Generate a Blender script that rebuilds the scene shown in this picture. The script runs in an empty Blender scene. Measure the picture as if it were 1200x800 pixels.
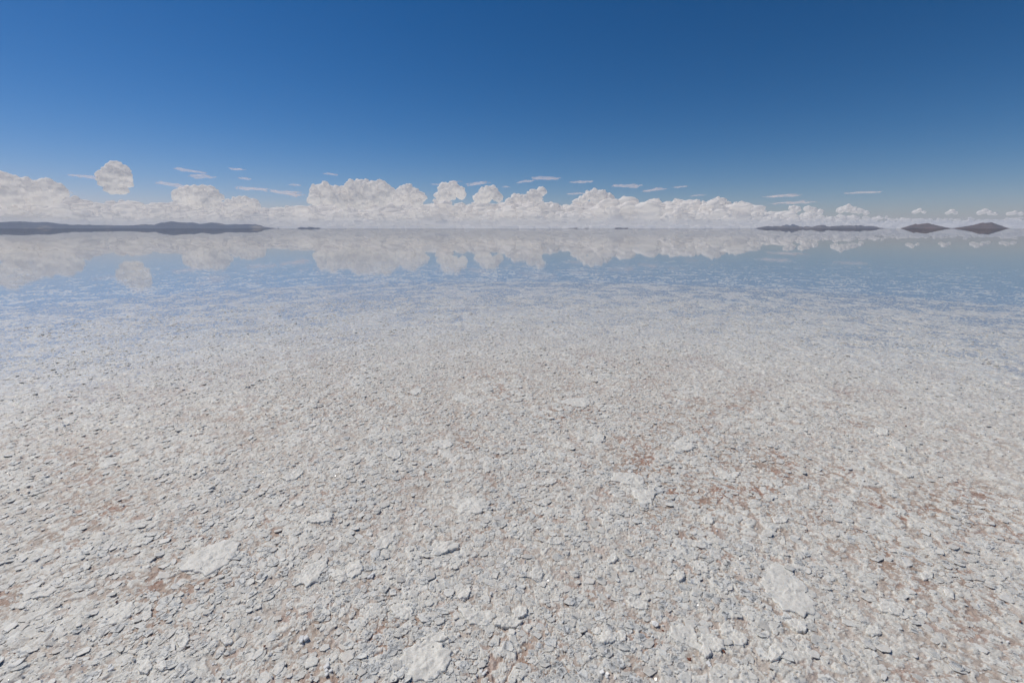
import bpy, bmesh, math, random

import numpy as np
from mathutils import Vector, Matrix

random.seed(7)
R = math.radians
sc = bpy.context.scene
col = sc.collection
rng = np.random.default_rng(11)

# ------------------------------------------------------------------ camera
CAM_H = 1.6
LENS, SENS = 16.0, 36.0
F = LENS / SENS * 1200.0            # focal length in photo pixels (1200 wide)
HORIZON = 267.6
PITCH = math.atan((400 - HORIZON) / F)
cam = bpy.data.cameras.new('camera')
cam.lens, cam.sensor_width = LENS, SENS
cam.clip_start, cam.clip_end = 0.05, 400000
camo = bpy.data.objects.new('camera', cam)
col.objects.link(camo)
camo.location = (0, 0, CAM_H)
camo.rotation_euler = (R(90) - PITCH, 0, 0)
sc.camera = camo


def ray(px, py):
    """direction in the world seen at a photo pixel"""
    x, up, fw = px - 600.0, 400.0 - py, F
    cp, sp = math.cos(PITCH), math.sin(PITCH)
    return Vector((x, fw * cp + up * sp, up * cp - fw * sp))


def ground(px, py, z=0.02):
    d = ray(px, py)
    t = (z - CAM_H) / d.z
    return d.x * t, d.y * t


def sky_at(px, py, dist):
    """point at a horizontal distance"""
    d = ray(px, py)
    t = dist / math.hypot(d.x, d.y)
    return Vector((d.x * t, d.y * t, CAM_H + d.z * t))


# ------------------------------------------------------------------ numpy noise
TB = 1024
T1 = rng.random((TB, TB), dtype=np.float32)
T2 = rng.random((TB, TB), dtype=np.float32)
T3 = rng.random((TB, TB), dtype=np.float32)
T4 = rng.random((TB, TB), dtype=np.float32)
T5 = rng.random((TB, TB), dtype=np.float32)


def vnoise(x, y):
    xi = np.floor(x).astype(np.int32); yi = np.floor(y).astype(np.int32)
    fx = (x - xi).astype(np.float32); fy = (y - yi).astype(np.float32)
    fx = fx * fx * fx * (fx * (fx * 6 - 15) + 10); fy = fy * fy * fy * (fy * (fy * 6 - 15) + 10)
    x0 = xi & 1023; x1 = (xi + 1) & 1023; y0 = yi & 1023; y1 = (yi + 1) & 1023
    a = T1[x0, y0]; b = T1[x1, y0]; c = T1[x0, y1]; d = T1[x1, y1]
    return (a + (b - a) * fx) * (1 - fy) + (c + (d - c) * fx) * fy


def fbm(x, y, octv=4, gain=0.5):
    s = np.zeros_like(x, dtype=np.float32); a = 1.0; t = 0.0
    for i in range(octv):
        s += a * vnoise(x + 37.3 * i, y + 91.7 * i); t += a
        a *= gain; x = x * 2.03; y = y * 2.03
    return s / t


def vor(x, y, s, off):
    """cells of size s: F1, F2-F1, cell random, dx, dy (all float32)"""
    u = (x / s + off).astype(np.float32); v = (y / s + off * 1.7).astype(np.float32)
    ui = np.floor(u).astype(np.int32); vi = np.floor(v).astype(np.int32)
    f1 = np.full(u.shape, 9, np.float32); f2 = f1.copy()
    ci = np.zeros(u.shape, np.int32); cj = ci.copy()
    dx1 = np.zeros(u.shape, np.float32); dy1 = dx1.copy()
    for i in (-1, 0, 1):
        for j in (-1, 0, 1):
            a = (ui + i) & 1023; b = (vi + j) & 1023
            dx = u - (ui + i + T2[a, b]); dy = v - (vi + j + T3[a, b])
            d = np.sqrt(dx * dx + dy * dy)
            m = d < f1
            f2 = np.where(m, f1, np.minimum(f2, d))
            f1 = np.where(m, d, f1)
            ci = np.where(m, a, ci); cj = np.where(m, b, cj)
            dx1 = np.where(m, dx, dx1); dy1 = np.where(m, dy, dy1)
    return f1, f2 - f1, ci, cj, dx1, dy1


def sstep(a, b, x):
    t = np.clip((x - a) / (b - a), 0, 1)
    return t * t * (3 - 2 * t)


def noise3(p):
    """value noise for small point sets, p (n,3)"""
    i = np.floor(p).astype(np.int64); f = p - i
    f = f * f * (3 - 2 * f)
    def h(a, b, c):
        return T1[(a * 73 + c * 311) & 1023, (b * 151 + c * 57) & 1023]
    r = 0
    for dx in (0, 1):
        for dy in (0, 1):
            for dz in (0, 1):
                w = (f[:, 0] if dx else 1 - f[:, 0]) * (f[:, 1] if dy else 1 - f[:, 1]) * (f[:, 2] if dz else 1 - f[:, 2])
                r = r + w * h(i[:, 0] + dx, i[:, 1] + dy, i[:, 2] + dz)
    return r


# ------------------------------------------------------------------ mesh helpers
def mesh_from(name, verts, faces_flat, face_sizes, mat, smooth=True):
    me = bpy.data.meshes.new(name)
    verts = np.ascontiguousarray(verts, dtype=np.float32)
    nf = len(face_sizes)
    me.vertices.add(len(verts)); me.vertices.foreach_set('co', verts.ravel())
    me.loops.add(len(faces_flat)); me.loops.foreach_set('vertex_index', np.ascontiguousarray(faces_flat, dtype=np.int32))
    me.polygons.add(nf)
    st = np.zeros(nf, np.int32); st[1:] = np.cumsum(face_sizes)[:-1]
    me.polygons.foreach_set('loop_start', st)
    me.polygons.foreach_set('loop_total', np.ascontiguousarray(face_sizes, dtype=np.int32))
    me.polygons.foreach_set('use_smooth', np.full(nf, smooth, dtype=bool))
    me.update(calc_edges=True)
    if mat: me.materials.append(mat)
    return me


def link(name, me, label=None, cat=None, group=None, kind=None, loc=None):
    o = bpy.data.objects.new(name, me); col.objects.link(o)
    if label: o['label'] = label
    if cat: o['category'] = cat
    if group: o['group'] = group
    if kind: o['kind'] = kind
    if loc is not None: o.location = loc
    return o


def add_attr(me, name, vals):
    a = me.attributes.new(name, 'FLOAT', 'POINT')
    a.data.foreach_set('value', np.ascontiguousarray(vals, dtype=np.float32))


# ------------------------------------------------------------------ materials
def newmat(name):
    m = bpy.data.materials.new(name); m.use_nodes = True
    nt = m.node_tree; nt.nodes.clear()
    out = nt.nodes.new('ShaderNodeOutputMaterial')
    return m, nt, out


def N(nt, t, **kw):
    n = nt.nodes.new(t)
    for k, v in kw.items():
        if k.startswith('i_'):
            n.inputs[k[2:].replace('_', ' ')].default_value = v
        else:
            setattr(n, k, v)
    return n


def ramp(nt, stops, fac):
    r = N(nt, 'ShaderNodeValToRGB')
    e = r.color_ramp.elements
    while len(e) < len(stops): e.new(0.5)
    for k, (p, c) in enumerate(stops):
        e[k].position = p; e[k].color = c if len(c) == 4 else (*c, 1)
    nt.links.new(fac, r.inputs[0])
    return r.outputs[0]


def mixc(nt, fac, a, b, mode='MIX'):
    m = N(nt, 'ShaderNodeMix', data_type='RGBA', blend_type=mode)
    for sock, v in ((0, fac), (6, a), (7, b)):
        if hasattr(v, 'is_linked') or hasattr(v, 'links'): nt.links.new(v, m.inputs[sock])
        else: m.inputs[sock].default_value = v if sock == 0 else (*v, 1)
    return m.outputs[2]


def math_(nt, op, a, b=None, clamp=False):
    m = N(nt, 'ShaderNodeMath', operation=op, use_clamp=clamp)
    for k, v in enumerate((a, b)):
        if v is None: continue
        if hasattr(v, 'links'): nt.links.new(v, m.inputs[k])
        else: m.inputs[k].default_value = v
    return m.outputs[0]


SALT = (0.785, 0.772, 0.72)
SALT_D = (0.64, 0.622, 0.572)
DIRT = (0.37, 0.21, 0.15)


def salt_material(name, light=1.0, use_attr=True, rough=0.42, bump=1.0):
    m, nt, out = newmat(name)
    L = nt.links
    geo = N(nt, 'ShaderNodeNewGeometry')
    pos = geo.outputs['Position']
    n1 = N(nt, 'ShaderNodeTexNoise', i_Scale=55.0, i_Detail=5.0, i_Roughness=0.65); L.new(pos, n1.inputs['Vector'])
    n2 = N(nt, 'ShaderNodeTexNoise', i_Scale=240.0, i_Detail=3.0, i_Roughness=0.6); L.new(pos, n2.inputs['Vector'])
    n3 = N(nt, 'ShaderNodeTexNoise', i_Scale=5.0, i_Detail=5.0, i_Roughness=0.6); L.new(pos, n3.inputs['Vector'])
    c = ramp(nt, [(0.32, tuple(v * light for v in SALT_D)), (0.68, tuple(v * light for v in SALT))], n1.outputs['Fac'])
    grain = ramp(nt, [(0.3, (0.86, 0.86, 0.86)), (0.7, (1.04, 1.04, 1.04))], n2.outputs['Fac'])
    c = mixc(nt, 1.0, c, grain, 'MULTIPLY')
    if use_attr:
        at = N(nt, 'ShaderNodeAttribute', attribute_name='dirt')
        sh = N(nt, 'ShaderNodeAttribute', attribute_name='tint')
        f = math_(nt, 'ADD', at.outputs['Fac'], math_(nt, 'MULTIPLY', math_(nt, 'SUBTRACT', n2.outputs['Fac'], 0.5), 0.9))
        f = math_(nt, 'MULTIPLY', math_(nt, 'MINIMUM', f, 1.0), math_(nt, 'POWER', at.outputs['Fac'], 0.5), clamp=True)
        dcol = ramp(nt, [(0.46, (0.43, 0.335, 0.27)), (0.66, DIRT)], n3.outputs['Fac'])
        c = mixc(nt, f, c, dcol)
        vv = N(nt, 'ShaderNodeCombineColor')
        for k in range(3): L.new(sh.outputs['Fac'], vv.inputs[k])
        c = mixc(nt, 1.0, c, vv.outputs[0], 'MULTIPLY')
        # the submerged far crust: broad mottling where the mesh is coarse
        n4 = N(nt, 'ShaderNodeTexNoise', i_Scale=4.0, i_Detail=6.0, i_Roughness=0.7); L.new(pos, n4.inputs['Vector'])
        mot = ramp(nt, [(0.34, (1.0, 1.0, 0.99)), (0.66, (1.2, 1.2, 1.18))], n4.outputs['Fac'])
        far = N(nt, 'ShaderNodeAttribute', attribute_name='far')
        c = mixc(nt, far.outputs['Fac'], c, mixc(nt, 1.0, c, mot, 'MULTIPLY'))
    p = N(nt, 'ShaderNodeBsdfPrincipled')
    L.new(c, p.inputs['Base Color'])
    rr = ramp(nt, [(0.3, (rough - 0.12,) * 3), (0.7, (rough + 0.2,) * 3)], n2.outputs['Fac'])
    L.new(rr, p.inputs['Roughness'])
    p.inputs['IOR'].default_value = 1.45
    # salt is translucent: light bleeds through the flakes
    p.subsurface_method = 'RANDOM_WALK'
    p.inputs['Subsurface Weight'].default_value = 0.8
    p.inputs['Subsurface Radius'].default_value = (1.0, 0.9, 0.8)
    p.inputs['Subsurface Scale'].default_value = 0.010
    hsum = math_(nt, 'ADD', math_(nt, 'MULTIPLY', n1.outputs['Fac'], 0.006), math_(nt, 'MULTIPLY', n2.outputs['Fac'], 0.0022))
    b = N(nt, 'ShaderNodeBump', i_Strength=bump, i_Distance=1.0)
    L.new(hsum, b.inputs['Height']); L.new(b.outputs[0], p.inputs['Normal'])
    if use_attr:      # brine film clinging to the crust further out
        L.new(far.outputs['Fac'], p.inputs['Coat Weight'])
        p.inputs['Coat IOR'].default_value = 1.34; p.inputs['Coat Roughness'].default_value = 0.06
        b2 = N(nt, 'ShaderNodeBump', i_Strength=0.2, i_Distance=1.0); L.new(hsum, b2.inputs['Height']); L.new(b2.outputs[0], p.inputs['Coat Normal'])
    L.new(p.outputs[0], out.inputs[0])
    return m


M_SALT = salt_material('salt_crust')
M_FLAKE = salt_material('salt_flake', 1.0, True, 0.40, 0.6)
M_PLATE = salt_material('salt_plate', 1.05, False, 0.46, 0.45)


def crystal_material():
    m, nt, out = newmat('salt_crystal')
    L = nt.links
    geo = N(nt, 'ShaderNodeNewGeometry')
    n = N(nt, 'ShaderNodeTexNoise', i_Scale=300.0, i_Detail=2.0); L.new(geo.outputs['Position'], n.inputs['Vector'])
    c = ramp(nt, [(0.3, (0.90, 0.90, 0.88)), (0.7, (0.97, 0.97, 0.96))], n.outputs['Fac'])
    d = N(nt, 'ShaderNodeBsdfDiffuse'); t = N(nt, 'ShaderNodeBsdfTranslucent'); g = N(nt, 'ShaderNodeBsdfGlossy', i_Roughness=0.22)
    L.new(c, d.inputs[0]); L.new(c, t.inputs[0])
    a = N(nt, 'ShaderNodeMixShader'); a.inputs[0].default_value = 0.3
    L.new(d.outputs[0], a.inputs[1]); L.new(t.outputs[0], a.inputs[2])
    m2 = N(nt, 'ShaderNodeMixShader'); m2.inputs[0].default_value = 0.07; L.new(a.outputs[0], m2.inputs[1]); L.new(g.outputs[0], m2.inputs[2])
    L.new(m2.outputs[0], out.inputs[0])
    return m


def red_material():
    m, nt, out = newmat('rust_pebble')
    p = N(nt, 'ShaderNodeBsdfPrincipled')
    geo = N(nt, 'ShaderNodeNewGeometry')
    n = N(nt, 'ShaderNodeTexNoise', i_Scale=260.0, i_Detail=3.0); nt.links.new(geo.outputs['Position'], n.inputs['Vector'])
    nt.links.new(ramp(nt, [(0.35, (0.06, 0.02, 0.015)), (0.65, (0.30, 0.09, 0.04))], n.outputs['Fac']), p.inputs['Base Color'])
    p.inputs['Roughness'].default_value = 0.6
    nt.links.new(p.outputs[0], out.inputs[0])
    return m


M_CRYSTAL = crystal_material()
M_RED = red_material()


def water_material():
    m, nt, out = newmat('thin_brine')
    L = nt.links
    geo = N(nt, 'ShaderNodeNewGeometry')
    mp = N(nt, 'ShaderNodeMapping'); mp.inputs['Scale'].default_value = (0.7, 1.0, 1.0); mp.inputs['Rotation'].default_value = (0, 0, 0.35)
    L.new(geo.outputs['Position'], mp.inputs['Vector'])
    n1 = N(nt, 'ShaderNodeTexNoise', i_Scale=9.0, i_Detail=3.0, i_Roughness=0.55); L.new(mp.outputs[0], n1.inputs['Vector'])
    n2 = N(nt, 'ShaderNodeTexNoise', i_Scale=0.45, i_Detail=2.0, i_Roughness=0.5); L.new(mp.outputs[0], n2.inputs['Vector'])
    h = math_(nt, 'ADD', math_(nt, 'MULTIPLY', n1.outputs['Fac'], 0.0008), math_(nt, 'MULTIPLY', n2.outputs['Fac'], 0.0018))
    # the breeze only wrinkles the film near by; further out it lies dead calm
    ln = N(nt, 'ShaderNodeVectorMath', operation='LENGTH'); L.new(geo.outputs['Position'], ln.inputs[0])
    calm = math_(nt, 'DIVIDE', 1.0, math_(nt, 'ADD', 1.0, math_(nt, 'POWER', math_(nt, 'DIVIDE', ln.outputs['Value'], 16.0), 2.0)))
    b = N(nt, 'ShaderNodeBump', i_Strength=1.0, i_Distance=1.0); L.new(math_(nt, 'MULTIPLY', h, calm), b.inputs['Height'])
    fr = N(nt, 'ShaderNodeFresnel', i_IOR=1.32); L.new(b.outputs[0], fr.inputs['Normal'])
    fac = math_(nt, 'MULTIPLY', fr.outputs[0], math_(nt, 'SUBTRACT', 1.0, geo.outputs['Backfacing']))
    gl = N(nt, 'ShaderNodeBsdfGlossy', i_Roughness=0.0); L.new(b.outputs[0], gl.inputs['Normal'])
    tr = N(nt, 'ShaderNodeBsdfTransparent'); tr.inputs[0].default_value = (0.985, 0.99, 0.995, 1)
    mx = N(nt, 'ShaderNodeMixShader')
    L.new(fac, mx.inputs[0]); L.new(tr.outputs[0], mx.inputs[1]); L.new(gl.outputs[0], mx.inputs[2])
    L.new(mx.outputs[0], out.inputs[0])
    return m


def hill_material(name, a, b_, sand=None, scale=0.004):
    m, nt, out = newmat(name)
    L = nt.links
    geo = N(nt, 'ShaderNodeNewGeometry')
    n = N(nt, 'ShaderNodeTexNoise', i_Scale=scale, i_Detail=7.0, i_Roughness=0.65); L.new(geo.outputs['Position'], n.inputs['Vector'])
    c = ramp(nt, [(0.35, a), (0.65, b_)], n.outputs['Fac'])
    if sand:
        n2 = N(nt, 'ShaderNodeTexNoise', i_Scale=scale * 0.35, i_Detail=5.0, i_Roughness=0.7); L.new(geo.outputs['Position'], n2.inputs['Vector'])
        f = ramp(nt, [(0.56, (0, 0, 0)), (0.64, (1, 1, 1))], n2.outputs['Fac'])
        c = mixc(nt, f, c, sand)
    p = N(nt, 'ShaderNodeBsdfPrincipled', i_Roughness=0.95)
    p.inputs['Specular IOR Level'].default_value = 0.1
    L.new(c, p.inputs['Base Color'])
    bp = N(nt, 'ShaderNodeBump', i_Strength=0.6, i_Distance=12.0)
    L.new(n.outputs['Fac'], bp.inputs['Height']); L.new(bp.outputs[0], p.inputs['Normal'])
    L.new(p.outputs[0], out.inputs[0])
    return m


def cloud_material(name, colr, alpha):
    m, nt, out = newmat(name)
    L = nt.links
    d = N(nt, 'ShaderNodeBsdfDiffuse'); d.inputs[0].default_value = (*colr, 1)
    t = N(nt, 'ShaderNodeBsdfTranslucent'); t.inputs[0].default_value = (*colr, 1)
    a = N(nt, 'ShaderNodeMixShader'); a.inputs[0].default_value = 0.48
    L.new(d.outputs[0], a.inputs[1]); L.new(t.outputs[0], a.inputs[2])
    s = a.outputs[0]
    if alpha < 1:
        tr = N(nt, 'ShaderNodeBsdfTransparent')
        x = N(nt, 'ShaderNodeMixShader'); x.inputs[0].default_value = alpha
        L.new(tr.outputs[0], x.inputs[1]); L.new(s, x.inputs[2]); s = x.outputs[0]
    L.new(s, out.inputs[0])
    return m


M_CLOUD = cloud_material('cloud_white', (0.97, 0.94, 0.91), 0.82)
M_VAPOUR = cloud_material('cloud_vapour', (0.97, 0.94, 0.93), 0.16)
M_WISP = cloud_material('cloud_wisp', (0.95, 0.83, 0.815), 0.22)

# ------------------------------------------------------------------ world and sun
SUN_EL, SUN_AZ = 53.0, -64.0        # azimuth from the view direction (+Y), negative = left
w = bpy.data.worlds.new('World'); sc.world = w; w.use_nodes = True
nt = w.node_tree; nt.nodes.clear()
wo = nt.nodes.new('ShaderNodeOutputWorld'); bg = nt.nodes.new('ShaderNodeBackground')
sky = nt.nodes.new('ShaderNodeTexSky'); sky.sky_type = 'NISHITA'; sky.sun_disc = False
sky.sun_elevation = R(SUN_EL); sky.sun_rotation = R(SUN_AZ)
sky.altitude = 3650; sky.air_density = 1.25; sky.dust_density = 4.0; sky.ozone_density = 1.0
# deep high-altitude blue (the sky of 3650 m through a saturated camera profile)
gam = N(nt, 'ShaderNodeGamma', i_Gamma=1.2); nt.links.new(sky.outputs[0], gam.inputs[0])
hs = N(nt, 'ShaderNodeHueSaturation', i_Saturation=1.3, i_Value=1.0); nt.links.new(gam.outputs[0], hs.inputs['Color'])
skyc = mixc(nt, 1.0, hs.outputs[0], (0.35, 0.50, 0.60), 'MULTIPLY')
# below the horizon the sunlit salt plain goes on past the modelled ground
tc = N(nt, 'ShaderNodeTexCoord'); sx = N(nt, 'ShaderNodeSeparateXYZ'); nt.links.new(tc.outputs['Generated'], sx.inputs[0])
sp = N(nt, 'ShaderNodeSeparateColor'); nt.links.new(skyc, sp.inputs[0])
cc = N(nt, 'ShaderNodeCombineColor')
nt.links.new(math_(nt, 'MULTIPLY', math_(nt, 'POWER', sp.outputs[0], 1.18), 1.21), cc.inputs[0])
nt.links.new(math_(nt, 'MULTIPLY', math_(nt, 'POWER', sp.outputs[1], 0.92), 1.09), cc.inputs[1])
nt.links.new(math_(nt, 'MULTIPLY', math_(nt, 'POWER', sp.outputs[2], 0.95), 1.08), cc.inputs[2])
skyc = cc.outputs[0]
below = math_(nt, 'LESS_THAN', sx.outputs['Z'], -0.0015)
wcol = mixc(nt, below, skyc, (10.0, 9.9, 9.7))
bg.inputs[1].default_value = 0.07
nt.links.new(wcol, bg.inputs[0]); nt.links.new(bg.outputs[0], wo.inputs[0])
sun = bpy.data.lights.new('sun', 'SUN'); sun.energy = 3.0; sun.angle = R(0.53); sun.color = (1.0, 0.935, 0.835)
so = bpy.data.objects.new('sun', sun); col.objects.link(so)
sd = Vector((math.sin(R(SUN_AZ)) * math.cos(R(SUN_EL)), math.cos(R(SUN_AZ)) * math.cos(R(SUN_EL)), math.sin(R(SUN_EL))))
so.rotation_euler = (-sd).to_track_quat('-Z', 'Y').to_euler()
so.location = (-20, 5, 40)

# ------------------------------------------------------------------ salt plates (things)
# outline in photo pixels, thickness in metres, label
PLATES = [
    ([(210, 668), (222, 652), (240, 641), (262, 632), (276, 633), (281, 641), (272, 654), (258, 666), (243, 673), (228, 668)], .022,
     'large smooth grey salt plate with a dark shadowed right edge, alone at lower left'),
    ([(348, 682), (352, 668), (366, 657), (382, 652), (384, 660), (376, 670), (372, 680), (360, 685)], .013,
     'rough oval salt plate touching two paler flakes, left of the square white crystal'),
    ([(402, 668), (410, 658), (422, 656), (426, 663), (423, 671), (412, 676), (404, 674)], .014,
     'small bright salt plate just left of the square white crystal'),
    ([(386, 672), (395, 665), (405, 670), (407, 677), (400, 682), (392, 678)], .012,
     'pale jagged flake wedged between the rough oval plate and a brighter plate'),
    ([(467, 785), (470, 768), (480, 757), (497, 750), (515, 752), (527, 762), (528, 778), (518, 790), (500, 797), (482, 796)], .014,
     'biggest rounded knobbly salt plate, at the bottom edge left of centre'),
    ([(495, 748), (505, 742), (518, 740), (525, 747), (518, 752), (505, 752)], .017,
     'flat pale flake lying against the upper rim of the biggest knobbly plate'),
    ([(457, 712), (464, 706), (478, 707), (484, 714), (483, 722), (474, 726), (464, 722)], .014,
     'pale lobed salt plate above the biggest knobbly plate, small round flake at its tail'),
    ([(472, 730), (480, 726), (484, 732), (478, 737), (472, 736)], .012,
     'small round flake hanging below a pale lobed plate'),
    ([(538, 714), (548, 713), (560, 716), (572, 714), (581, 719), (577, 728), (566, 732), (552, 730), (544, 724)], .015,
     'long pale wing shaped salt plate right of the reddish hollow at lower centre'),
    ([(579, 726), (590, 722), (604, 722), (613, 727), (605, 734), (590, 735), (580, 732)], .015,
     'pale salt plate joined to the right end of the long wing shaped plate'),
    ([(600, 716), (608, 710), (617, 712), (618, 719), (611, 723), (603, 723)], .018,
     'bright domed flake tucked above a pale plate at bottom centre'),
    ([(505, 646), (512, 638), (526, 634), (537, 635), (538, 641), (528, 645), (515, 649), (506, 650)], .018,
     'smooth bright loaf shaped salt plate, standing alone near the centre'),
    ([(438, 637), (446, 628), (456, 623), (463, 624), (461, 632), (453, 640), (442, 644)], .014,
     'triangular salt plate with a dark right edge, left of the loaf shaped plate'),
    ([(358, 608), (366, 602), (380, 599), (391, 601), (388, 609), (374, 612), (361, 611)], .013,
     'broad faint salt plate at mid left, above the triangular plate'),
    ([(535, 694), (543, 687), (550, 684), (552, 692), (548, 700), (538, 701)], .014,
     'rounded flake left of the glinting crystals at lower centre'),
    ([(620, 672), (627, 664), (635, 664), (637, 672), (634, 679), (623, 677)], .017,
     'rounded pale salt lump alone right of the centre line'),
    ([(640, 634), (647, 628), (658, 629), (662, 632), (656, 637), (645, 637)], .014,
     'small bar shaped pale flake above the rounded pale lump'),
    ([(711, 655), (716, 649), (722, 647), (724, 654), (719, 658), (713, 659)], .017,
     'small square edged flake right of the rounded pale lump'),
    ([(702, 749), (704, 740), (712, 739), (722, 740), (723, 750), (714, 753), (705, 753)], .020,
     'bright rectangular salt block with a smaller block against its right side'),
    ([(723, 751), (722, 741), (728, 737), (734, 743), (733, 750)], .018,
     'small faceted block leaning on the right side of the bright rectangular block'),
    ([(695, 741), (694, 736), (701, 733), (705, 737), (703, 742)], .014,
     'small flake at the upper left corner of the bright rectangular block'),
    ([(784, 745), (787, 735), (798, 732), (812, 733), (817, 742), (818, 752), (825, 758), (819, 760), (806, 755), (793, 750)], .015,
     'long jagged pale salt plate left of the rust coloured twig at lower right'),
    ([(820, 752), (822, 742), (834, 743), (848, 750), (850, 758), (842, 763), (830, 760)], .016,
     'pale oval plate between a jagged plate and the rust coloured twig'),
    ([(819, 763), (824, 755), (832, 760), (834, 767), (827, 771)], .018,
     'upturned bright flake below the pale oval plate'),
    ([(843, 735), (850, 727), (858, 730), (860, 738), (870, 739), (876, 748), (873, 756), (862, 754), (855, 746), (846, 742)], .015,
     'clover shaped pale salt plate above right of the rust coloured twig'),
    ([(808, 660), (813, 655), (823, 656), (830, 663), (830, 671), (822, 669), (814, 664)], .014,
     'pale bent flake right of the little round knob'),
    ([(792, 672), (795, 667), (801, 667), (803, 674), (799, 680), (793, 679)], .020,
     'little round pale knob left of a bent flake'),
    ([(733, 702), (740, 697), (750, 700), (759, 705), (758, 713), (748, 712), (738, 708)], .013,
     'pale ragged plate in the middle of the brown speckled crust'),
    ([(893, 680), (898, 664), (912, 658), (926, 662), (934, 674), (946, 684), (945, 694), (957, 706), (953, 716), (942, 724), (930, 716), (915, 712), (905, 698), (896, 692)], .018,
     'largest ragged salt plate at lower right, with a dark shadowed right rim'),
    ([(922, 728), (932, 724), (945, 731), (945, 740), (934, 739)], .024,
     'tilted flake with a bright lower rim, below the largest ragged plate'),
    ([(1029, 708), (1037, 701), (1049, 706), (1060, 713), (1055, 720), (1043, 718), (1033, 715)], .014,
     'smooth grey leaf shaped plate between the largest ragged plate and the right edge'),
    ([(1014, 740), (1018, 731), (1029, 733), (1034, 741), (1022, 744)], .015,
     'bright broken flake below the leaf shaped plate'),
    ([(900, 770), (902, 756), (910, 754), (919, 764), (912, 772), (903, 774)], .014,
     'pale three cornered plate at the bottom, right of the rust coloured twig'),
    ([(1078, 672), (1086, 666), (1094, 670), (1093, 676), (1083, 678)], .013,
     'small smooth oval plate at right, above the leaf shaped plate'),
    ([(1106, 690), (1113, 685), (1118, 692), (1118, 700), (1109, 697)], .014,
     'small glinting rimmed flake at right beside the small smooth oval plate'),
    ([(207, 750), (210, 742), (220, 739), (222, 748), (218, 757), (210, 760)], .016,
     'tall oval pale flake at lower left, above a ringed flake'),
    ([(162, 783), (166, 774), (176, 772), (179, 781), (173, 789), (164, 788)], .016,
     'round flake beside a ringed flake at the bottom left'),
    ([(182, 782), (186, 774), (194, 774), (196, 782), (189, 786)], .017,
     'ringed flake with a raised rim at the bottom left'),
    ([(258, 749), (263, 744), (271, 745), (273, 752), (264, 756)], .015,
     'rounded flake in the reddish crust, right of the tall oval flake'),
    ([(24, 692), (35, 687), (50, 687), (64, 685), (66, 690), (56, 697), (38, 700), (27, 698)], .014,
     'broad grey salt plate at the far left, in front of the streaky crust'),
    ([(120, 720), (128, 710), (143, 703), (156, 703), (158, 713), (150, 722), (138, 728), (126, 730)], .010,
     'wide thin grey salt sheet below left of the large smooth plate'),
    ([(163, 722), (168, 716), (178, 714), (177, 721), (170, 726)], .014,
     'bright flake on the right side of the wide thin sheet'),
    ([(715, 562), (722, 553), (738, 554), (752, 558), (756, 566), (748, 569), (735, 567)], .012,
     'pale broken salt plate right of centre, upper one of a touching pair'),
    ([(738, 574), (745, 569), (760, 571), (768, 577), (764, 588), (754, 592), (745, 584)], .012,
     'pale broken salt plate right of centre, lower one of a touching pair'),
    ([(637, 566), (640, 560), (649, 559), (653, 563), (647, 567)], .014,
     'small bright flake left of the touching pair of broken plates'),
    ([(785, 520), (795, 514), (810, 517), (815, 524), (806, 528), (793, 526)], .012,
     'grey rounded plate in the middle distance, right of centre'),
    ([(690, 516), (697, 509), (709, 510), (707, 517), (698, 519)], .012,
     'grey rounded plate in the middle distance, just right of the centre line'),
    ([(655, 470), (665, 466), (685, 465), (693, 470), (686, 477), (670, 475)], .011,
     'wide pale salt plate far back near the centre'),
    ([(450, 530), (457, 527), (468, 526), (470, 533), (466, 538), (454, 535)], .015,
     'pale plate with a dark notch on its right side, middle distance left of centre'),
    ([(505, 517), (513, 514), (528, 516), (531, 522), (520, 525), (508, 522)], .012,
     'faint grey plate beside a dark crack, middle distance near the centre'),
    ([(530, 590), (534, 584), (553, 582), (568, 585), (572, 594), (560, 601), (540, 600)], .010,
     'broad knobbly salt plate at the centre, above the loaf shaped plate'),
    ([(478, 460), (484, 455), (493, 455), (494, 459), (486, 463)], .012,
     'small pale plate far back, left of centre'),
    ([(530, 466), (537, 461), (548, 463), (549, 468), (538, 471)], .012,
     'small pale plate far back, just left of the wide pale plate'),
    ([(330, 560), (340, 552), (353, 548), (356, 553), (348, 560), (336, 563)], .012,
     'pale plate with a dark lower edge at mid left, above the broad faint plate'),
    ([(822, 610), (830, 600), (836, 606), (836, 613), (826, 613)], .014,
     'pale triangular flake at mid right, above the bent flake'),
    ([(842, 549), (850, 556), (862, 552), (868, 554), (862, 560), (848, 561), (838, 555)], .014,
     'shallow bowl shaped flake with a dark hollow at its right end'),
    ([(905, 607), (913, 601), (924, 606), (922, 611), (908, 612)], .013,
     'pale flat flake at mid right, beside the brown speckled hollow'),
    ([(1023, 502), (1032, 499), (1041, 503), (1041, 509), (1031, 508)], .012,
     'grey flat plate in the middle distance on the right'),
    ([(1040, 519), (1050, 516), (1062, 522), (1062, 528), (1050, 525)], .012,
     'grey slanting plate just below another flat plate on the right'),
]


def polar_outline(pts):
    """ground polygon -> centre and radius as a function of angle"""
    P = np.array([ground(px, py) for px, py in pts])
    # densify
    Q = []
    for k in range(len(P)):
        a, b = P[k], P[(k + 1) % len(P)]
        for t in np.linspace(0, 1, 12, endpoint=False): Q.append(a + (b - a) * t)
    Q = np.array(Q)
    c = Q.mean(axis=0)
    d = Q - c
    th = np.arctan2(d[:, 1], d[:, 0]); rr = np.hypot(d[:, 0], d[:, 1])
    o = np.argsort(th); th, rr = th[o], rr[o]
    nseg = 72
    g = np.linspace(-np.pi, np.pi, nseg, endpoint=False)
    r = np.interp(g, np.concatenate([th - 2 * np.pi, th, th + 2 * np.pi]), np.tile(rr, 3))
    return c, g, r


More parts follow.
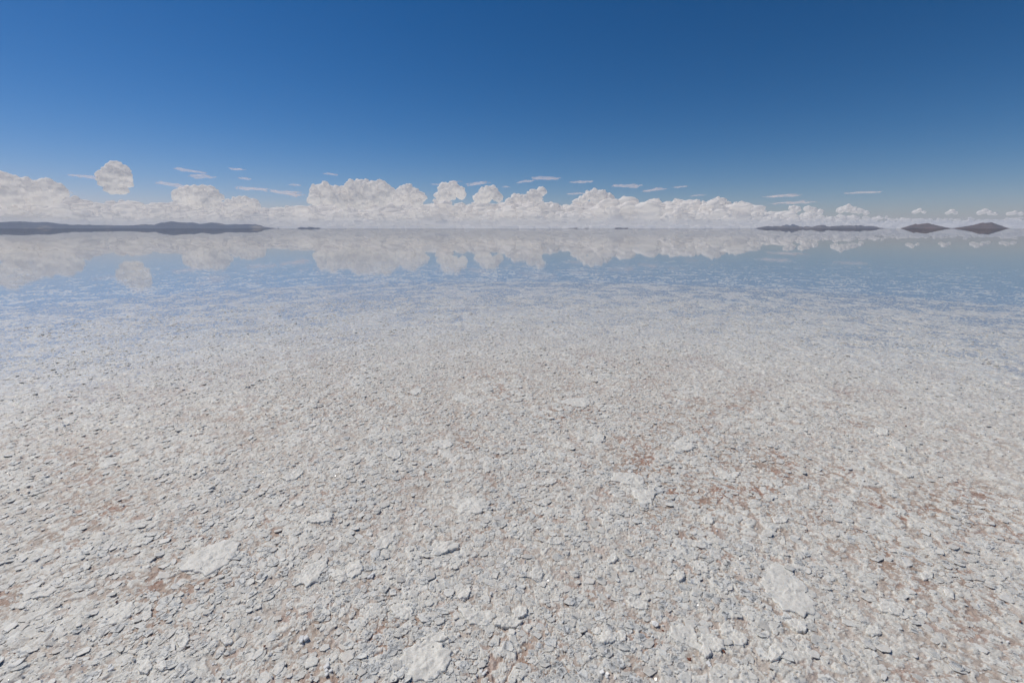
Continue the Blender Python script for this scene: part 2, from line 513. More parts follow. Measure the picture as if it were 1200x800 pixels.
plates = []
for k, (pts, th, lab) in enumerate(PLATES):
    c, g, r = polar_outline(pts)
    s = r.mean()
    # ragged edge: small lobes and bites
    e = np.zeros_like(g)
    for f_, a_ in ((5, .035), (9, .045), (14, .045), (23, .03)):
        e += a_ * np.sin(f_ * g + rng.random() * 6.28) * (0.6 + 0.8 * rng.random())
    r = r * (1 + e)
    plates.append(dict(c=c, g=g, r=r, s=s, th=th * (0.75 if s > .1 else 1.0), lab=lab, seed=k))

# ------------------------------------------------------------------ heightfield of the crust
def amp_at(r):
    return 1 + .35 * sstep(2.2, 5, r) - .35 * sstep(9, 18, r)


def level(r):
    """height of the crust's zero over the brine, so that the film covers more and more of it further out"""
    cover = np.interp(r, [0, 4.5, 6.5, 9, 12, 16, 20, 26, 34, 46, 60], [-.02, 0, .10, .29, .48, .66, .79, .91, .98, 1.01, 1.05])
    f = sstep(6, 13, r)
    q = np.interp(cover, HQ_P, HQ) * (1 - f) + np.interp(cover, HQ_P, HQF) * f
    extra = np.where(cover < 0, cover * -.25, 0) - np.where(cover > 1, (cover - 1) * .05, 0)
    return -q * amp_at(r) + extra


def crust(x, y, r):
    """height, dirt, tint"""
    x = x.astype(np.float32); y = y.astype(np.float32)
    wx = (fbm(x * 30, y * 30, 3) - .5) * 0.030; wy = (fbm(x * 30 + 51, y * 30 + 13, 3) - .5) * 0.030
    big = fbm(x * 0.8 + 5, y * 0.8, 4) - .5
    mid = fbm(x * 5.0, y * 5.0 + 9, 4) - .5
    wide = 1 - .85 * sstep(6, 13, r)          # the outer flat is level, only its flakes stand up
    h = (0.006 * big + 0.009 * mid) * wide
    tint = np.ones_like(x); fine = np.zeros_like(x)
    gate = sstep(.46, .62, fbm(x * 3.1 + 31, y * 3.1, 3))
    # three sizes of flakes, each cell with its own height and tilt, gaps between
    for s, amp, off, wgt, fw in ((0.070, .0085, 3.1, gate, .0), (0.032, .0058, 17.7, None, .55), (0.0145, .0038, 41.3, None, .45)):
        k = 0.45 if s < .02 else 1.0
        f1, ed, ci, cj, dx, dy = vor(x + wx * k, y + wy * k, s, off)
        rh = T4[ci, cj]; tx = T5[ci, cj] - .5; ty = T5[cj, ci] - .5
        top = rh + (dx * tx + dy * ty) * 1.0
        e = sstep(0.02, 0.22, ed)
        v = amp * top * (0.25 + 0.75 * e)
        if wgt is not None: v = v * wgt
        h = h + v
        fine = fine + fw * rh * (.35 + .65 * e)
        if s > .05:
            plat = gate * sstep(.45, .6, rh) * sstep(.05, .16, ed); hp = amp * rh * .9
        if s < .05: tint = tint * (0.93 + 0.14 * T2[cj, ci])
    h0 = (0.006 * big + 0.009 * mid) * wide
    h = h * (1 - .75 * plat) + (h0 + hp + .003) * .75 * plat
    tint = tint * (1 + .07 * plat)
    h = h + 0.005 * (fbm(x * 80, y * 80, 3) - .5) + 0.003 * (fbm(x * 210, y * 210, 2) - .5)
    # brown mineral dirt has gathered between the flakes, more of it in some patches
    patch = sstep(.36, .72, fbm(x * 2.1 + 77, y * 2.1 + 20, 6, .65))
    clump = fbm(x * 11 + 7, y * 11, 4, .6)
    th = .375 + .04 * patch + .46 * (clump - .5)
    dirt = sstep(.12, -.12, fine - th - .04) * (.62 + .38 * patch) * (1 - plat)
    return h, np.clip(dirt, 0, 1), tint


# quantiles of the crust's height
_qx = rng.uniform(-12, 12, 60000); _qy = rng.uniform(3, 26, 60000)
HQ_P = np.linspace(0, 1, 101)


def quant(rr_):
    q = np.quantile(crust(_qx, _qy, np.full(60000, rr_, np.float32))[0], HQ_P)
    q[0] = q[1] - .004; q[-1] = q[-2] + .003
    return q


HQ, HQF = quant(3.0), quant(30.0)


def flatten_under_plates(x, y, z, dirt):
    for p in plates:
        cx, cy = p['c']; rm = p['r'].max() * 1.15
        m = np.where((np.abs(x - cx) < rm) & (np.abs(y - cy) < rm))
        if len(m[0]) == 0: continue
        dx = x[m] - cx; dy = y[m] - cy
        d = np.hypot(dx, dy); t = np.arctan2(dy, dx)
        R_ = np.interp(t, p['g'], p['r'], period=2 * np.pi)
        q = d / R_
        zb = p['z'] - p['th'] * 0.75
        zz = z[m]
        f = sstep(1.02, 0.9, q)
        z[m] = zz * (1 - f) + np.minimum(zz, zb) * f
    return z


# plate heights come from the crust round them
for p in plates:
    cx, cy = p['c']
    a = np.linspace(0, 2 * np.pi, 24, endpoint=False)
    xx = cx + np.cos(a) * p['s']; yy = cy + np.sin(a) * p['s']
    rr = np.hypot(xx, yy)
    h, _, _ = crust(xx, yy, rr)
    p['z'] = float(np.percentile(h * amp_at(rr), 70) + level(np.hypot(cx, cy)) + p['th'] * 0.45)   # top of the plate

# polar sheet: fine in front of the camera, coarse behind and far away
ang = np.concatenate([np.arange(-76, 76.001, 0.10), np.arange(80, 284, 6.0)])
rs = [0.12, 0.3, 0.5, 0.65]
while rs[-1] < 14.0:
    r_ = rs[-1]
    rs.append(r_ + min(0.022, max(0.0048, 4.6e-4 * r_ * r_)))
g_ = 0.024
while rs[-1] < 21000:
    rs.append(rs[-1] + max(g_, 0.0)); g_ = min(g_ * 1.06, .11 if rs[-1] < 46 else rs[-1] * 0.05)
rs = np.array(rs); A = np.radians(ang)
RR, AA = np.meshgrid(rs, A, indexing='ij')
GX = RR * np.sin(AA); GY = RR * np.cos(AA)
near = rs < 60
H = np.zeros(RR.shape, np.float32); D = H.copy(); TN = np.ones_like(H)
hn, dn, tn = crust(GX[near].ravel(), GY[near].ravel(), RR[near].ravel())
sh = GX[near].shape
fade = 1 - sstep(38, 58, RR[near])
amp = amp_at(RR[near])
H[near] = hn.reshape(sh) * amp * (0.2 + 0.8 * fade); D[near] = dn.reshape(sh) * fade * (1 - .65 * sstep(2.8, 8.5, RR[near])); TN[near] = 1 + (tn.reshape(sh) - 1) * fade
GZ = H + level(RR)
GZ[near] = flatten_under_plates(GX[near].ravel(), GY[near].ravel(), GZ[near].ravel().copy(), None).reshape(sh)
nr, na = RR.shape
V = np.stack([GX, GY, GZ], -1).reshape(-1, 3)
ii, jj = np.meshgrid(np.arange(nr - 1), np.arange(na), indexing='ij')
j2 = (jj + 1) % na
quads = np.stack([ii * na + jj, ii * na + j2, (ii + 1) * na + j2, (ii + 1) * na + jj], -1).reshape(-1, 4)
ffl = np.concatenate([quads.ravel(), np.arange(na)[::-1]])           # small cap under the camera
fsz = np.concatenate([np.full(len(quads), 4), [na]])
me = mesh_from('salt_flat', V, ffl, fsz, M_SALT)
add_attr(me, 'dirt', D.ravel()); add_attr(me, 'tint', TN.ravel()); add_attr(me, 'far', sstep(3.2, 9.5, RR).ravel())
link('ground', me, 'rough white salt crust of the flat with brown dirt in its hollows', 'ground', kind='structure')

# ---- brine film
wr = np.concatenate([np.linspace(0.5, 30, 20), np.geomspace(40, 21000, 40)])
wa = np.radians(np.arange(0, 360, 3.0))
WR, WA = np.meshgrid(wr, wa, indexing='ij')
V = np.stack([WR * np.sin(WA), WR * np.cos(WA), np.zeros_like(WR)], -1).reshape(-1, 3)
ii, jj = np.meshgrid(np.arange(len(wr) - 1), np.arange(len(wa)), indexing='ij')
n_ = len(wa); j2 = (jj + 1) % n_
quads = np.stack([ii * n_ + jj, ii * n_ + j2, (ii + 1) * n_ + j2, (ii + 1) * n_ + jj], -1).reshape(-1, 4)
me = mesh_from('water', V, quads.ravel(), np.full(len(quads), 4), water_material())
link('water', me, 'thin still film of clear water over the salt, mirroring clouds and hills', 'water', kind='structure')

# ------------------------------------------------------------------ plates
for p in plates:
    g, r, th = p['g'], p['r'], p['th']
    n = len(g); off = rng.random(2) * 50
    inner = list(np.linspace(0, .9, 22))
    qs = inner + [.95, .985, 1.0, .99, .95]
    dz = [0] * len(inner) + [-.03, -.12, -.35, -.75, -1.6]
    vs = []
    tilt = (rng.random(2) - .5) * 0.07
    for q, d in zip(qs, dz):
        for a, R_ in zip(g, r):
            x = math.cos(a) * R_ * q; y = math.sin(a) * R_ * q
            vs.append((x, y, d * th))
    vs = np.array(vs)
    bx = vs[:, 0] + p['c'][0]; by = vs[:, 1] + p['c'][1]
    bumps = (fbm(bx * 28 + off[0], by * 28 + off[1], 4, .6) - .5) * 0.010 + (fbm(bx * 90 + off[1], by * 90, 3) - .5) * 0.005
    f1, ed, ci, cj, ddx, ddy = vor(bx + (fbm(bx * 30, by * 30, 2) - .5) * .03, by + (fbm(bx * 30 + 9, by * 30, 2) - .5) * .03, 0.05, 9.3 + p['seed'])
    bumps = bumps + 0.006 * (T4[ci, cj] - .5) * sstep(0, .25, ed)
    edge = np.repeat(np.array([1] * len(inner) + [.9, .7, .5, .3, 0]), n)
    vs[:, 2] += bumps * edge + vs[:, 0] * tilt[0] + vs[:, 1] * tilt[1]
    vs[:n] = vs[:n].mean(axis=0)
    fl = []; fs = []
    m_ = len(qs)
    for i in range(m_ - 1):
        for j in range(n):
            j2 = (j + 1) % n
            if i == 0:
                fl += [0, (i + 1) * n + j, (i + 1) * n + j2]; fs.append(3)
            else:
                fl += [i * n + j, (i + 1) * n + j, (i + 1) * n + j2, i * n + j2]; fs.append(4)
    me = mesh_from('salt_plate', vs, fl, fs, M_PLATE)
    link('salt_plate', me, p['lab'], 'salt plate', 'plates of salt crust lying on the flat', loc=(p['c'][0], p['c'][1], p['z']))

# ------------------------------------------------------------------ single bright crystals and rust bits
CRYSTALS = [
    (436, 670, .017, 'square bright white crystal right of a small bright plate, below the triangular plate'),
    (358, 744, .022, 'bright white crystal cluster at lower left of centre, below the rough oval plate'),
    (382, 782, .018, 'frosty crystal cluster near the bottom edge, left of the biggest knobbly plate'),
    (567, 786, .012, 'brilliant white square crystal at the bottom, right of the biggest knobbly plate'),
    (576, 692, .011, 'glinting crystal pair right of the rounded flake at lower centre'),
    (681, 660, .009, 'tiny glinting crystal in the brown crust right of the rounded pale lump'),
    (767, 728, .013, 'white crystal right of the bright rectangular block, beside a rust speck'),
    (711, 788, .017, 'low crystal cluster at the bottom below the bright rectangular block'),
    (769, 791, .009, 'small white cube crystal at the very bottom, right of the low crystal cluster'),
    (832, 776, .012, 'glinting crystals below the upturned bright flake'),
    (129, 780, .018, 'bright white crystal pair at the bottom left, left of the round flake'),
    (61, 668, .010, 'bright white crystal alone at the far left, above the broad grey plate'),
    (249, 774, .011, 'white crystal at the bottom left, below the rounded flake in reddish crust'),
    (1000, 687, .012, 'pale yellow white crystal right of the largest ragged plate'),
    (941, 602, .010, 'glinting crystal at mid right beside the pale flat flake'),
    (1011, 546, .012, 'white crystal on the right side in the middle distance'),
    (847, 456, .014, 'lone glinting crystal far back right of centre'),
    (341, 597, .010, 'white crystal left of the broad faint plate'),
    (302, 720, .014, 'white flaky crystal in the reddish crust at left of centre'),
    (840, 619, .009, 'pale crystal lump just below the pale triangular flake at mid right'),
]


def local_z(x, y):
    h, _, _ = crust(np.array([x]), np.array([y]), np.array([math.hypot(x, y)]))
    return float(h[0] * amp_at(math.hypot(x, y)) + level(math.hypot(x, y)))


for px, py, s, lab in CRYSTALS:
    x, y = ground(px, py, .03)
    s *= 1.25
    bm = bmesh.new()
    nb = 1 if s < .0125 else random.choice((3, 4))
    for k in range(nb):
        ss = s * (0.5 if nb == 1 else random.uniform(.22, .48))
        ofs = Vector((0, 0, 0)) if k == 0 else Vector((random.uniform(-.8, .8) * s, random.uniform(-.8, .8) * s, random.uniform(-.15, .1) * s))
        mt = Matrix.Translation(ofs + Vector((0, 0, ss * .42))) @ Matrix.Rotation(random.uniform(-.45, -.15), 4, 'Y') @ Matrix.Rotation(random.uniform(-.1, .3), 4, 'X') @ Matrix.Rotation(random.uniform(0, 3), 4, 'Z') @ Matrix.Diagonal((1, random.uniform(.75, 1), random.uniform(.3, .42), 1))
        rt = bmesh.ops.create_cube(bm, size=2 * ss, matrix=mt)
        vv = rt['verts']
        ed = list({e for v in vv for e in v.link_edges})
        bmesh.ops.bevel(bm, geom=ed, offset=ss * .16, segments=1, affect='EDGES')
    bmesh.ops.recalc_face_normals(bm, faces=bm.faces)
    me = bpy.data.meshes.new('salt_crystal'); bm.to_mesh(me); bm.free(); me.materials.append(M_CRYSTAL)
    link('salt_crystal', me, lab, 'salt crystal', 'bright crystals on the salt', loc=(x, y, local_z(x, y) + s * .06))

REDS = [
    (310, 755, .010, 'rust orange pebble in the reddish crust at the bottom left of centre'),
    (849, 760, .010, 'dark rust twig shaped bit beside the pale oval plate'),
    (808, 769, .013, 'rust orange curled bit left of the dark rust bit, below the long jagged plate'),
    (777, 735, .008, 'orange speck left of the long jagged plate'),
    (512, 678, .008, 'dark red speck above the rounded flake at lower centre'),
    (136, 702, .009, 'dark red pebble at the rim of the wide thin sheet'),
    (1197, 724, .012, 'orange red pebble at the far right edge'),
    (475, 558, .009, 'dark red pebble in the middle distance left of centre'),
    (533, 543, .009, 'dark red pebble by the dark crack near the centre'),
    (1062, 497, .013, 'dark red pebble beside a grey flat plate on the right'),
    (311, 484, .014, 'dark red pebble far back at left'),
    (811, 628, .008, 'orange speck above the pale bent flake'),
]
for px, py, s, lab in REDS:
    x, y = ground(px, py, .03)
    bm = bmesh.new()
    for k in range(2):
        rt = bmesh.ops.create_icosphere(bm, subdivisions=2, radius=s * .5 * (1 - .3 * k), matrix=Matrix.Translation((random.uniform(-.5, .5) * s * k, random.uniform(-.5, .5) * s * k, s * .25)) @ Matrix.Rotation(random.uniform(0, 3), 4, 'Z') @ Matrix.Diagonal((1.2, .6, .6, 1)))
        for v in rt['verts']: v.co += Vector((random.uniform(-1, 1), random.uniform(-1, 1), random.uniform(-1, 1))) * s * .07
    me = bpy.data.meshes.new('rust_pebble'); bm.to_mesh(me); bm.free(); me.materials.append(M_RED)
    link('rust_pebble', me, lab, 'pebble', 'rust coloured bits on the salt', loc=(x, y, local_z(x, y) + .003))

# ---- loose flakes: one mass nobody could count
def scatter(n, rmax, power):
    a = np.radians(rng.uniform(-75, 75, n)); u = rng.random(n)
    r = 0.9 + (rmax - 0.9) * u ** power
    return r * np.sin(a), r * np.cos(a), r


def flakes_mesh(n, rmax, power, smin, smax, hmin, hmax, mat, name, tiltmax, gate_dirt=False):
    x, y, r = scatter(n, rmax, power)
    clump = fbm(x * 2.2 + 3, y * 2.2 + 8, 4)
    keep = rng.random(n) < .35 + .65 * sstep(.36, .62, clump)
    for p in plates:
        d = np.hypot(x - p['c'][0], y - p['c'][1])
        keep &= ~(d < p['r'].min() * 0.97) | (rng.random(n) < .06)
    for px, py, s_, _ in CRYSTALS + REDS:            # keep the single crystals and pebbles clear
        gx, gy = ground(px, py, .03)
        keep &= np.hypot(x - gx, y - gy) > s_ * 1.3 + smax * .45
    x, y, r = x[keep], y[keep], r[keep]; n = len(x)
    h, _, _ = crust(x, y, r)
    z = h * amp_at(r) + level(r)
    for p in plates:
        d = np.hypot(x - p['c'][0], y - p['c'][1])
        z = np.where(d < p['r'].min() * 0.97, np.maximum(z, p['z'] - .002), z)
    k = 7
    size = smin + (smax - smin) * rng.random(n) ** 4.0
    hh = np.minimum(hmin + (hmax - hmin) * rng.random(n), size * .9)
    th = (np.arange(k)[None, :] + rng.uniform(-.32, .32, (n, k))) * 2 * np.pi / k + rng.uniform(0, 6.28, (n, 1))
    rad = size[:, None] * rng.uniform(.62, 1.1, (n, k)); asp = rng.uniform(.6, 1, n)
    lx = np.cos(th) * rad; ly = np.sin(th) * rad * asp[:, None]
    rot = rng.uniform(0, 6.28, n); c, s = np.cos(rot)[:, None], np.sin(rot)[:, None]
    lx, ly = lx * c - ly * s, lx * s + ly * c
    tx = rng.normal(0, tiltmax, n)[:, None]; ty = rng.normal(0, tiltmax, n)[:, None]
    rings = []
    for q, dz in ((.86, 1.0), (1.0, .72), (.97, -.9)):
        X = lx * q; Y = ly * q
        Z = hh[:, None] * dz * np.ones_like(X) + X * tx + Y * ty + (rng.normal(0, .05, X.shape) * hh[:, None] if q == .86 else 0)
        rings.append(np.stack([X + x[:, None], Y + y[:, None], Z + z[:, None]], -1))
    V = np.stack(rings, 1).reshape(n, 3 * k, 3)
    base = (np.arange(n) * 3 * k)[:, None]
    top = base + np.arange(k)[None, :]
    sides = []
    for i in (0, 1):
        a_ = np.arange(k); b_ = (a_ + 1) % k
        q4 = np.stack([i * k + a_, (i + 1) * k + a_, (i + 1) * k + b_, i * k + b_], -1)
        sides.append((base[:, :, None] + q4[None]).reshape(-1, 4))
    sides = np.concatenate(sides)
    fl = np.concatenate([top.ravel(), sides.ravel()]); fs = np.concatenate([np.full(n, k), np.full(len(sides), 4)])
    me = mesh_from(name, V.reshape(-1, 3), fl, fs, mat, smooth=False)
    add_attr(me, 'dirt', np.repeat(rng.random(n) ** 3 * .25, 3 * k)); add_attr(me, 'tint', np.repeat(rng.uniform(.9, 1.12, n), 3 * k))
    add_attr(me, 'far', np.zeros(n * 3 * k))
    return me


me = flakes_mesh(150000, 11.0, 1.3, .004, .034, .0010, .0030, M_FLAKE, 'salt_flakes', .09)
link('salt_flakes', me, 'countless small loose grey white salt flakes littering the crust', 'salt flakes', kind='stuff')
me = flakes_mesh(12000, 9.0, 1.2, .003, .0080, .003, .006, M_CRYSTAL, 'salt_grains', .6)
link('salt_grains', me, 'countless tiny glinting salt grains sprinkled over the crust', 'salt grains', kind='stuff')

# ---- hills and islands
def hills(name, prof, dist, depth, mat, label, rough=1.0, back=0):
    """a ridge of real width: prof = (pixel x, height in photo pixels)"""
    xs = np.array([p[0] for p in prof], float); hs = np.array([p[1] for p in prof], float)
    nx = int(max(24, (xs[-1] - xs[0]) * 2.2)); ny = 36
    gx = np.linspace(xs[0], xs[-1], nx)
    hp = np.interp(gx, xs, hs)
    hp = hp + (fbm(gx * .35, gx * 0 + dist * .01, 3) - .5) * .9 * rough * np.clip(hp / 2, 0, 1)
    hp = np.clip(hp, 0, None)
    vs = []
    for i in range(nx):
        dr = ray(gx[i], HORIZON); t = 1 / math.hypot(dr.x, dr.y)
        ux, uy = dr.x * t, dr.y * t
        # metres of height per photo pixel at that distance
        c = math.hypot(gx[i] - 600, F / math.cos(PITCH))
        mpp = dist / c
        taper = min(1, i / 3, (nx - 1 - i) / 3)
        for j in range(ny):
            v = j / (ny - 1) * 2 - 1
            prof_v = max(0, 1 - abs(v) ** 1.5)
            rd = dist + back + v * depth * (0.35 + 0.65 * taper)
            vs.append((ux * rd, uy * rd, hp[i] * mpp * prof_v))
    vs = np.array(vs)
    hmax = vs[:, 2].max()
    sc_ = 4.0 / max(depth, 1)
    nz = fbm(vs[:, 0] * sc_ + 3, vs[:, 1] * sc_, 5, .55) - .5
    vpar = np.tile(np.linspace(-1, 1, ny), nx)
    vs[:, 2] = vs[:, 2] * (1 + nz * 1.5 * np.abs(vpar) ** .5)
    edge = (np.abs(vpar) > .999)
    vs[:, 2] = np.where(edge, -0.3, vs[:, 2] - 0.3 + 0.0)
    ii, jj = np.meshgrid(np.arange(nx - 1), np.arange(ny - 1), indexing='ij')
    q = np.stack([ii * ny + jj, (ii + 1) * ny + jj, (ii + 1) * ny + jj + 1, ii * ny + jj + 1], -1).reshape(-1, 4)
    me = mesh_from(name, vs, q.ravel(), np.full(len(q), 4), mat)
    return link(name, me, label, 'hill', kind='structure')


M_HL = hill_material('hill_haze_blue', (0.004, 0.018, 0.06), (0.03, 0.055, 0.12), (0.30, 0.25, 0.21), .0028)  # blue of the hazy air in between is painted into the rock colours
M_HR = hill_material('hill_brown', (0.022, 0.01, 0.008), (0.14, 0.08, 0.06), None, .006)
M_HM = hill_material('hill_grey', (0.02, 0.02, 0.035), (0.12, 0.10, 0.11), (0.24, 0.20, 0.18), .004)
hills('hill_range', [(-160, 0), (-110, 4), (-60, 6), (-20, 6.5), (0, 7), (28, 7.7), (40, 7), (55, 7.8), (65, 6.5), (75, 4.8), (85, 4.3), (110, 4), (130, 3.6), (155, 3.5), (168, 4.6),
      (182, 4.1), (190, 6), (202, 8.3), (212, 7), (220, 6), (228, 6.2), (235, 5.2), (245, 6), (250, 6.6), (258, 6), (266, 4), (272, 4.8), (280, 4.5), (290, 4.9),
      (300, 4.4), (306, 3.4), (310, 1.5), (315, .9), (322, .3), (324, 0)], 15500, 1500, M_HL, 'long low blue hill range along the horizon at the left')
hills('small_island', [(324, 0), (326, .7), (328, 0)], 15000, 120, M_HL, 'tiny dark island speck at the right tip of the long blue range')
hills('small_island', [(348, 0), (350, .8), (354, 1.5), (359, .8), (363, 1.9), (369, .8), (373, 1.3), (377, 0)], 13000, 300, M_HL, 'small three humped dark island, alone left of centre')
hills('small_island', [(664, 0), (668, .5), (672, .4), (676, .8), (678, 0)], 14000, 120, M_HM, 'faint dash of an island just right of centre')
hills('small_island', [(684, 0), (688, .7), (691, 0)], 14000, 100, M_HM, 'tiny faint island dot between two dashes near the centre')
hills('small_island', [(719, 0), (722, .9), (728, .8), (732, .6), (735, .8), (737, 0)], 12500, 150, M_HM, 'dark thin dash of an island right of centre')
hills('hill_range', [(884, 0), (890, 1.1), (897, 2.2), (905, 2.7), (914, 2.8), (922, 3), (932, 2.6), (938, 2.2), (941, 1.5), (944, 2.6), (950, 1.7), (958, 3.2), (965, 3.4), (972, 1.8),
      (980, 3), (990, 3.3), (1000, 2.9), (1008, 3.3), (1013, 2.3), (1020, 2.7), (1027, 2), (1030, .9), (1037, .2), (1040, 0)], 13500, 700, M_HM, 'low grey violet hill range right of centre, left of the twin hills')
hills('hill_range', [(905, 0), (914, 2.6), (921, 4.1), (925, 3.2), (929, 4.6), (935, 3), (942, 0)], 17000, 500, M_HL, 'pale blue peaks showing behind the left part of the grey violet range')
hills('hill', [(1055, 0), (1060, 1.6), (1066, 3.4), (1071, 4.6), (1074, 4.3), (1084, 5.6), (1093, 4.4), (1100, 3), (1108, 1.2), (1114, .4), (1120, 0)], 11000, 420, M_HR,
      'rounded brown island hill, lower left one of the twin hills at right', .6)
hills('hill', [(1112, 0), (1118, .5), (1130, 2), (1140, 4.2), (1148, 6.4), (1155, 6.1), (1161, 6.4), (1168, 4.2), (1178, 1.3), (1184, 0)], 11000, 460, M_HR,
      'flat topped brown island hill, taller right one of the twin hills', .5)

# ------------------------------------------------------------------ clouds
def ico(sub):
    bm = bmesh.new(); bmesh.ops.create_icosphere(bm, subdivisions=sub, radius=1)
    v = np.array([x.co[:] for x in bm.verts]); f = np.array([[x.index for x in q.verts] for q in bm.faces]); bm.free()
    return v, f


ICO = {s: ico(s) for s in (1, 2, 3)}


class Puffs:
    def __init__(self): self.v = []; self.f = []; self.n = 0

    def ball(self, c, r, sub, flat=(1, 1, 1), rough=.30):
        v, f = ICO[sub]
        o = rng.random(3) * 90
        k = 1 + rough * (noise3(v * 1.7 + o) - .5) * 2 + rough * .5 * (noise3(v * 4.1 + o) - .5) * 2
        p = v * k[:, None] * r * np.array(flat) + np.array(c)
        self.v.append(p); self.f.append(f + self.n); self.n += len(v)

    def mesh(self, name, mat, base=None, origin=(0, 0, 0), voxel=40.0):
        v = np.concatenate(self.v); f = np.concatenate(self.f)
        if base is not None:
            lo = v[:, 2] < base
            v[lo, 2] = base + (v[lo, 2] - base) * .22
        v = v - np.array(origin)
        raw = mesh_from(name, v, f.ravel(), np.full(len(f), 3), mat)
        # melt the balls into one skin
        tmp = bpy.data.objects.new('tmp', raw); col.objects.link(tmp)
        md = tmp.modifiers.new('skin', 'REMESH'); md.mode = 'VOXEL'; md.voxel_size = voxel; md.use_smooth_shade = True
        dg = bpy.context.evaluated_depsgraph_get()
        out_ = bpy.data.meshes.new_from_object(tmp.evaluated_get(dg), depsgraph=dg)
        bpy.data.objects.remove(tmp); bpy.data.meshes.remove(raw)
        out_.name = name
        if not out_.materials: out_.materials.append(mat)
        return out_


def cauliflower(P, c, r, depth_dir, lod=0):
    """one lobe with smaller lobes budding from its upper side"""
    c = np.array(c)
    P.ball(c, r * .84, 3 if lod == 0 else 2)
    n1 = 16 if lod == 0 else 9
    for k in range(n1):
        d = rng.normal(size=3); d /= np.linalg.norm(d)
        d[2] = abs(d[2]) * 1.0 - .18
        d -= depth_dir * max(0, d @ depth_dir) * 1.2
        d /= np.linalg.norm(d)
        r1 = r * rng.uniform(.26, .56)
        c1 = c + d * r * .82
        P.ball(c1, r1, 2)
        for q in range(5 if lod == 0 else 3):
            e = rng.normal(size=3) + d * 1.3; e /= np.linalg.norm(e)
            P.ball(c1 + e * r1 * .85, r1 * rng.uniform(.25, .5), 1 if lod else 2)


def cumulus(lobes, base_y, dist, label, flat=True):
    P = Puffs(); E = Puffs()
    cx = sum(l[0] for l in lobes) / len(lobes)
    origin = sky_at(cx, base_y, dist)
    dd = np.array(origin) * np.array([1, 1, 0]); dd /= np.linalg.norm(dd)
    for x, y, r in lobes:
        dj = dist + rng.uniform(-1, 1) * r * dist / F * .7
        p = sky_at(x, y, dj)
        # metres per pixel: slant distance over focal length, wider towards the frame's edge
        mpp = p.length / math.hypot(F, math.hypot(x - 600, y - 400) * .6)
        cauliflower(P, p, r * mpp, dd)
        for k in range(4):            # frayed vapour round the lobe
            d = rng.normal(size=3); d[2] *= .8; d /= np.linalg.norm(d)
            E.ball(np.array(p) + d * r * mpp * rng.uniform(.9, 1.35), r * mpp * rng.uniform(.14, .30), 1, (rng.uniform(1, 1.9),) * 2 + (.75,), .4)
    me = P.mesh('cloud', M_CLOUD, base=origin.z if flat else None, origin=origin)
    o = link('cloud', me, label, 'cloud', 'white heaped clouds over the horizon', loc=origin)
    fr = link('vapour_fringe', E.mesh('vapour_fringe', M_VAPOUR, origin=origin))
    fr.parent = o; fr['kind'] = 'stuff'
    return o


cumulus([(136, 196, 5), (129, 199, 4.5), (143, 200, 5), (121, 206, 5), (133, 206, 7), (147, 207, 5), (126, 215, 6), (138, 215, 7), (148, 216, 4.5), (131, 223, 5), (141, 223, 5), (116, 211, 2.5), (153, 211, 2)], 228, 30000,
        'tall round white cloud tower standing alone above the low bank at left')
cumulus([(-8, 214, 9), (3, 216, 9), (-20, 212, 11), (12, 221, 8), (22, 219, 9), (34, 223, 8), (44, 224, 8), (57, 222, 9), (66, 227, 8), (8, 231, 10), (30, 232, 9), (52, 233, 9)], 240, 33000,
        'broad white cloud heap at the left edge of the view')
cumulus([(212, 233, 7), (219, 228, 7), (230, 229, 8), (243, 229, 8), (252, 233, 7), (228, 237, 8), (244, 238, 8)], 246, 34000,
        'low domed white cloud between the tall tower and the big central bank')
cumulus([(285, 236, 5), (278, 238, 5), (295, 239, 5), (300, 242, 4), (268, 241, 5)], 247, 38000, 'small pale cloud heap right of the low domed cloud')
cumulus([(372, 224, 6), (380, 223, 7), (392, 227, 7), (403, 228, 7), (385, 233, 8), (400, 236, 8), (370, 234, 7)], 245, 31500,
        'left shoulder of the big central cloud bank, lumpy and pale')
cumulus([(412, 221, 7), (424, 220, 8), (418, 228, 9), (437, 223, 8), (448, 222, 8), (455, 227, 7), (432, 232, 9), (447, 234, 9), (420, 238, 8)], 247, 31000,
        'tallest white heads of the big central cloud bank')
cumulus([(470, 226, 6), (478, 224, 6), (486, 229, 6), (494, 232, 5), (476, 234, 7), (488, 238, 6), (465, 236, 6)], 246, 33000,
        'right shoulder of the big central cloud bank')
cumulus([(521, 224, 7), (530, 222, 7), (537, 225, 6), (525, 230, 7), (541, 230, 5), (515, 231, 5)], 236, 32000,
        'bright white rounded cloud head right of the big central bank')
cumulus([(568, 226, 6), (574, 224, 6), (580, 229, 6), (569, 234, 6), (584, 233, 5), (560, 233, 5)], 238, 33000,
        'smaller white double headed cloud right of the bright rounded head')
cumulus([(605, 233, 5), (614, 234, 5), (624, 228, 5), (634, 226, 5), (628, 233, 6), (598, 238, 5)], 240, 36000, 'small white cloud with two knobs just right of centre')
cumulus([(690, 230, 5), (698, 227, 5), (705, 229, 5), (684, 234, 5), (714, 233, 5), (700, 235, 6)], 240, 36000, 'pointed white cloud crest under the thin streaks right of centre')
cumulus([(811, 240, 2.5), (817, 238, 3.5), (825, 239, 2.8), (832, 240, 3), (840, 237, 4.5), (847, 236, 3.5), (853, 240, 3), (862, 240, 2.4), (869, 239, 2.8), (877, 241, 2.2)], 243, 42000, 'cluster of small pale cloud heads above the right end of the bank')
cumulus([(929, 244, 3), (934, 246, 3), (947, 246, 3.5), (953, 247, 3), (960, 249, 3)], 252, 44000, 'two small pale puffs above the left end of the grey violet hills')
cumulus([(985, 247, 3), (993, 245, 3.5), (1000, 247, 3), (1007, 248, 3), (1015, 250, 2.5)], 253, 44000, 'small pale pointed puff above the middle of the grey violet hills')
